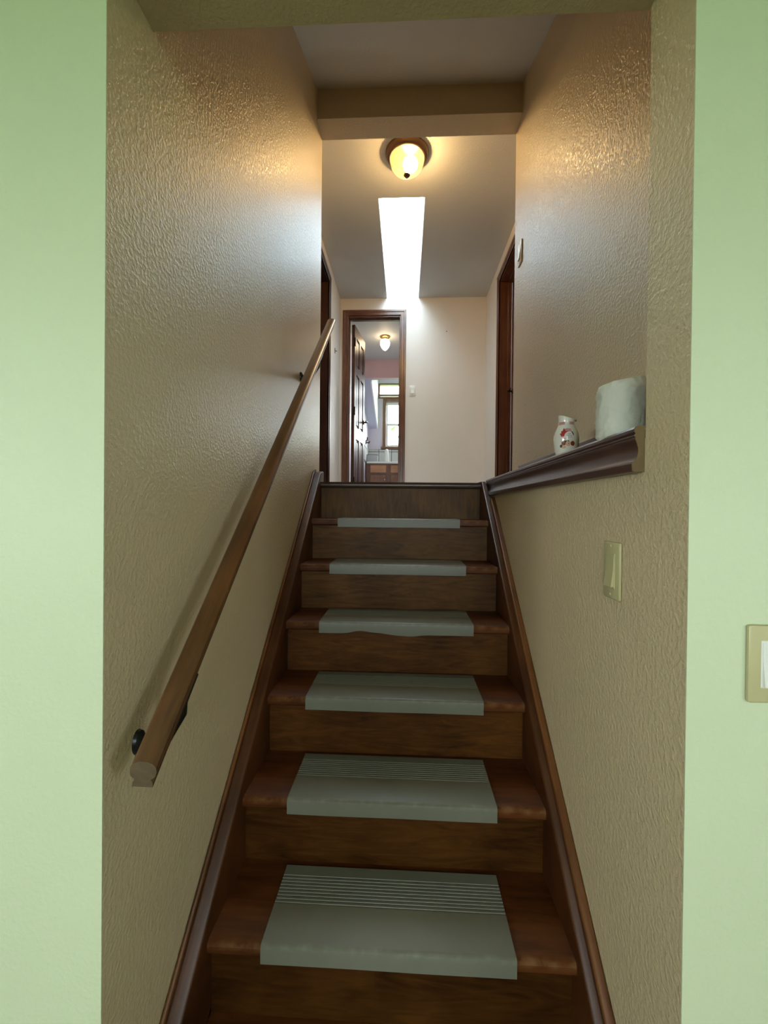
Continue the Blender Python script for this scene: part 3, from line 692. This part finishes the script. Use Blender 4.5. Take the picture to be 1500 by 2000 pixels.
RXm = Matrix.Rotation(-PI/2, 4, 'Z')     # face -X wall: local -y -> -x
switch('ivory rocker light switch on the beige stair wall below the ledge', Matrix.Translation((XR, .894, E-.118)) @ RXm, 'ivory', 'ivory')
switch('ivory switch plate with a white rocker on the green wall', Matrix.Translation((.538, YG, E-.221)), 'ivory', 'whitep')
switch('white light switch beside the bathroom doorway', Matrix.Translation((.069, YF, E+1.303)), 'whitep', 'whitep')
switch('white light switch high on the upper right stair wall by the hall corner', Matrix.Translation((XU, 2.262, E+1.312)) @ RXm, 'whitep', 'whitep')

# ------------------------------------------------------------------ hall ceiling lamp
LC = Vector((-.010, 2.85, CZ))
hl = tag(empty('ceiling_lamp', LC), 'bronze flush ceiling lamp with a glowing amber glass dome in the hall', 'lamp')
bm = lathe(bmesh.new(), [(0, -.001), (.140, -.001), (.141, -.010), (.134, -.022), (.128, -.034), (.118, -.040), (.112, -.040), (.110, -.030), (0, -.028)], LC, n=48, cap=False); link('pan', bm, 'bronze', hl, smooth=True, angle=40)
bm = lathe(bmesh.new(), [(.112, -.040), (.1105, -.060), (.103, -.085), (.088, -.108), (.062, -.128), (.030, -.139), (.0, -.142)], LC, n=48, cap=False); link('glass_dome', bm, 'dome', hl, smooth=True)
bm = lathe(bmesh.new(), [(0, -.139), (.018, -.1415), (.021, -.147), (.017, -.154), (.007, -.160), (.006, -.163), (.004, -.168), (0, -.170)], LC, n=24, cap=False); link('finial', bm, 'bronze', hl, smooth=True)
bm = lathe(bmesh.new(), [(0, -.030), (.013, -.031), (.013, -.052), (.022, -.056), (.038, -.074), (.040, -.090), (.032, -.106), (.014, -.116), (0, -.117)], (LC.x+.022, LC.y-.01, LC.z), n=24, cap=False); link('bulb', bm, 'bulb', hl, smooth=True)
pl = bpy.data.lights.new('hall_lamp_light', 'POINT'); pl.energy = 48; pl.color = (1, .66, .30); pl.shadow_soft_size = .047
po = bpy.data.objects.new('hall_lamp_light', pl); po.location = (LC.x+.022, LC.y-.01, LC.z-.085); COL.objects.link(po); po.visible_camera = True
bpy.data.objects['bulb'].visible_shadow = True

# ------------------------------------------------------------------ bathroom lamp
BC = Vector((-.29, 5.86, CZ))
bl = tag(empty('globe_lamp', BC), 'small brass ceiling lamp with a white acorn globe in the bathroom', 'lamp')
bm = lathe(bmesh.new(), [(0, 0), (.070, -.001), (.068, -.012), (.055, -.022), (.048, -.026), (.046, -.045), (0, -.045)], BC, n=32, cap=False); link('canopy', bm, plain('brass', (.45, .26, .10), rough=.3, metal=.9), bl, smooth=True, angle=40)
bm = lathe(bmesh.new(), [(.044, -.044), (.058, -.060), (.066, -.085), (.064, -.112), (.050, -.145), (.030, -.172), (.012, -.187), (0, -.190)], BC, n=32, cap=False); link('glass_globe', bm, 'globe', bl, smooth=True)

# ------------------------------------------------------------------ small marks on the hall walls
hk = tag(empty('wall_hook', (HL, 4.45, E+1.62)), 'small dark hook on the left hall wall beside the bathroom doorway', 'hook')
bm = B(HL, HL+.004, 4.437, 4.463, E+1.595, E+1.645, bev=.001); link('hook_plate', bm, 'darkmet', hk)
bm = tube(bmesh.new(), [(HL+.003, 4.45, E+1.625), (HL+.016, 4.45, E+1.612), (HL+.022, 4.45, E+1.622)], .003, 8); link('prong', bm, 'darkmet', hk, smooth=True)
t = bmesh.new(); lathe(t, [(0, .012), (.005, .012), (.005, .010), (.002, .0095), (.002, -.002)], n=12, cap=False); bm = bmesh.new(); add(bm, t, Matrix.Translation((.434, YF, E+1.945)) @ Matrix.Rotation(PI/2, 4, 'X'))
tag(link('wall_nail', bm, 'darkmet', smooth=True), 'small dark nail left in the pale far hall wall', 'nail')

# ------------------------------------------------------------------ bathroom vanity and things on it
VY0 = 7.98; VY1 = YW-.02
vn = tag(empty('vanity_cabinet', (.1, 8.2, LZ)), 'brown wooden bathroom vanity cabinet under a white counter', 'cabinet')
link('carcass', B(HL+.02, 1.15, VY0+.02, VY1, LZ, CT-.035), 'casing', vn)
fx = [-.72, -.655, -.345, -.275, .04, .11, .42, .49, .80]
for a, b in ((-.72, -.640), (-.355, -.265), (.03, .12), (.41, .50)): link('stile', B(a, b, VY0+.004, VY0+.02, LZ+.08, CT-.035), 'casing', vn)
for a, b in ((CT-.075, CT-.035), (CT-.245, CT-.205)): link('face_rail', B(-.64, .80, VY0+.006, VY0+.02, a, b), 'casing', vn)
for a, b in ((-.645, -.350), (-.270, .035), (.115, .415)):
    d = link('drawer_front', B(a, b, VY0-.014, VY0+.006, CT-.205, CT-.068, bev=.006), wood('drawer_wood', (.30, .13, .055), (.50, .25, .12), rough=.35, grain=(4, 35, 35)), vn)
    bm = bmesh.new(); box(bm, a, b, VY0-.014, VY0+.004, LZ+.09, CT-.240, bev=.006)
    d = link('cabinet_door', bm, 'cab', vn)
    link('raised_panel', B(a+.05, b-.05, VY0-.022, VY0-.014, LZ+.14, CT-.30, bev=.006), 'cab', d)
    t = bmesh.new(); lathe(t, [(0, .024), (.012, .022), (.014, .014), (.006, .008), (.006, 0)], n=14, cap=False); bm = bmesh.new(); add(bm, t, Matrix.Translation((b-.025, VY0-.014, CT-.33)) @ Matrix.Rotation(PI/2, 4, 'X'))
    link('knob', bm, plain('brass_knob', (.45, .28, .12), rough=.3, metal=.9), d, smooth=True)
wt = tag(empty('counter_top', (.1, 8.2, CT)), 'white bathroom counter top below the window', 'counter')
link('slab', B(HL+.02, 1.18, VY0-.02, VY1, CT-.035, CT, bev=.008), 'counter', wt)
sb = tag(empty('grey_box', (-.62, 8.15, CT)), 'grey box with a dark rim at the left end of the bathroom counter', 'box')
link('box_body', B(-.716, -.512, 8.04, 8.30, CT+.001, CT+.128, bev=.004), 'greybox', sb)
link('rim', B(-.716, -.508, 8.036, 8.304, CT+.128, CT+.140, bev=.002), 'grout', sb)
bt = tag(empty('white_bottle', (-.36, 8.30, CT)), 'tall white tapered bottle on the bathroom counter under the window sill', 'bottle')
bm = lathe(bmesh.new(), [(0, .001), (.056, .001), (.060, .01), (.054, .08), (.044, .16), (.036, .22), (.033, .232)], (-.36, 8.30, CT), n=28, cap=False); link('bottle_body', bm, 'whitep', bt, smooth=True, angle=50)
bm = lathe(bmesh.new(), [(.033, .232), (.034, .245), (.028, .262), (.012, .272), (0, .274)], (-.36, 8.30, CT), n=28, cap=False); link('bottle_cap', bm, 'whitep', bt, smooth=True)
hb = tag(empty('towel_hook', (HL, 8.0, E+1.24)), 'small dark double hook on the bathroom wall beside the open door', 'hook')
link('hook_plate', B(HL, HL+.012, 7.98, 8.06, E+1.20, E+1.26, bev=.003), 'darkmet', hb)
bm = tube(bmesh.new(), [(HL+.01, 8.02, E+1.225), (HL+.06, 8.02, E+1.215), (HL+.075, 8.02, E+1.245)], .010); link('prong', bm, 'darkmet', hb, smooth=True)
bm = tube(bmesh.new(), [(HL+.01, 8.02, E+1.25), (HL+.03, 8.02, E+1.28), (HL+.03, 8.02, E+1.32)], .010); link('prong', bm, 'darkmet', hb, smooth=True)

# ------------------------------------------------------------------ outdoors
struct('ground', B(-60, 60, -60, 60, -.6, -.3), 'grass', 'lawn outside the house')
for tx, ty, th in ((-1.9, 15.5, 5.2), (1.6, 17.5, 6.0)):
    g = tag(empty('garden_tree', (tx, ty, -.3)), 'leafy green garden tree outside the bathroom window, ' + ('nearer one' if tx < 0 else 'farther one'), 'tree', 'trees outside the bathroom window')
    link('trunk', tube(bmesh.new(), [(tx, ty, -.3), (tx+.05, ty, 1.5), (tx-.05, ty, th*.75)], [.16, .12, .05]), 'bark', g, smooth=True)
    bm = bmesh.new()
    for k in range(900):
        a, b_, q = random.random()*2*PI, math.acos(2*random.random()-1), random.random()**.4
        p = Vector((tx+1.7*q*math.sin(b_)*math.cos(a), ty+1.5*q*math.sin(b_)*math.sin(a), th*.72+1.6*q*math.cos(b_)))
        d = Vector((random.uniform(-1, 1), random.uniform(-1, 1), random.uniform(-.6, .6))).normalized(); e = d.orthogonal().normalized(); s = random.uniform(.07, .14)
        bm.faces.new([bm.verts.new(p+d*s), bm.verts.new(p+e*s*.5), bm.verts.new(p-d*s), bm.verts.new(p-e*s*.5)])
    tag(link('foliage', bm, 'leaf', g), kind='stuff')
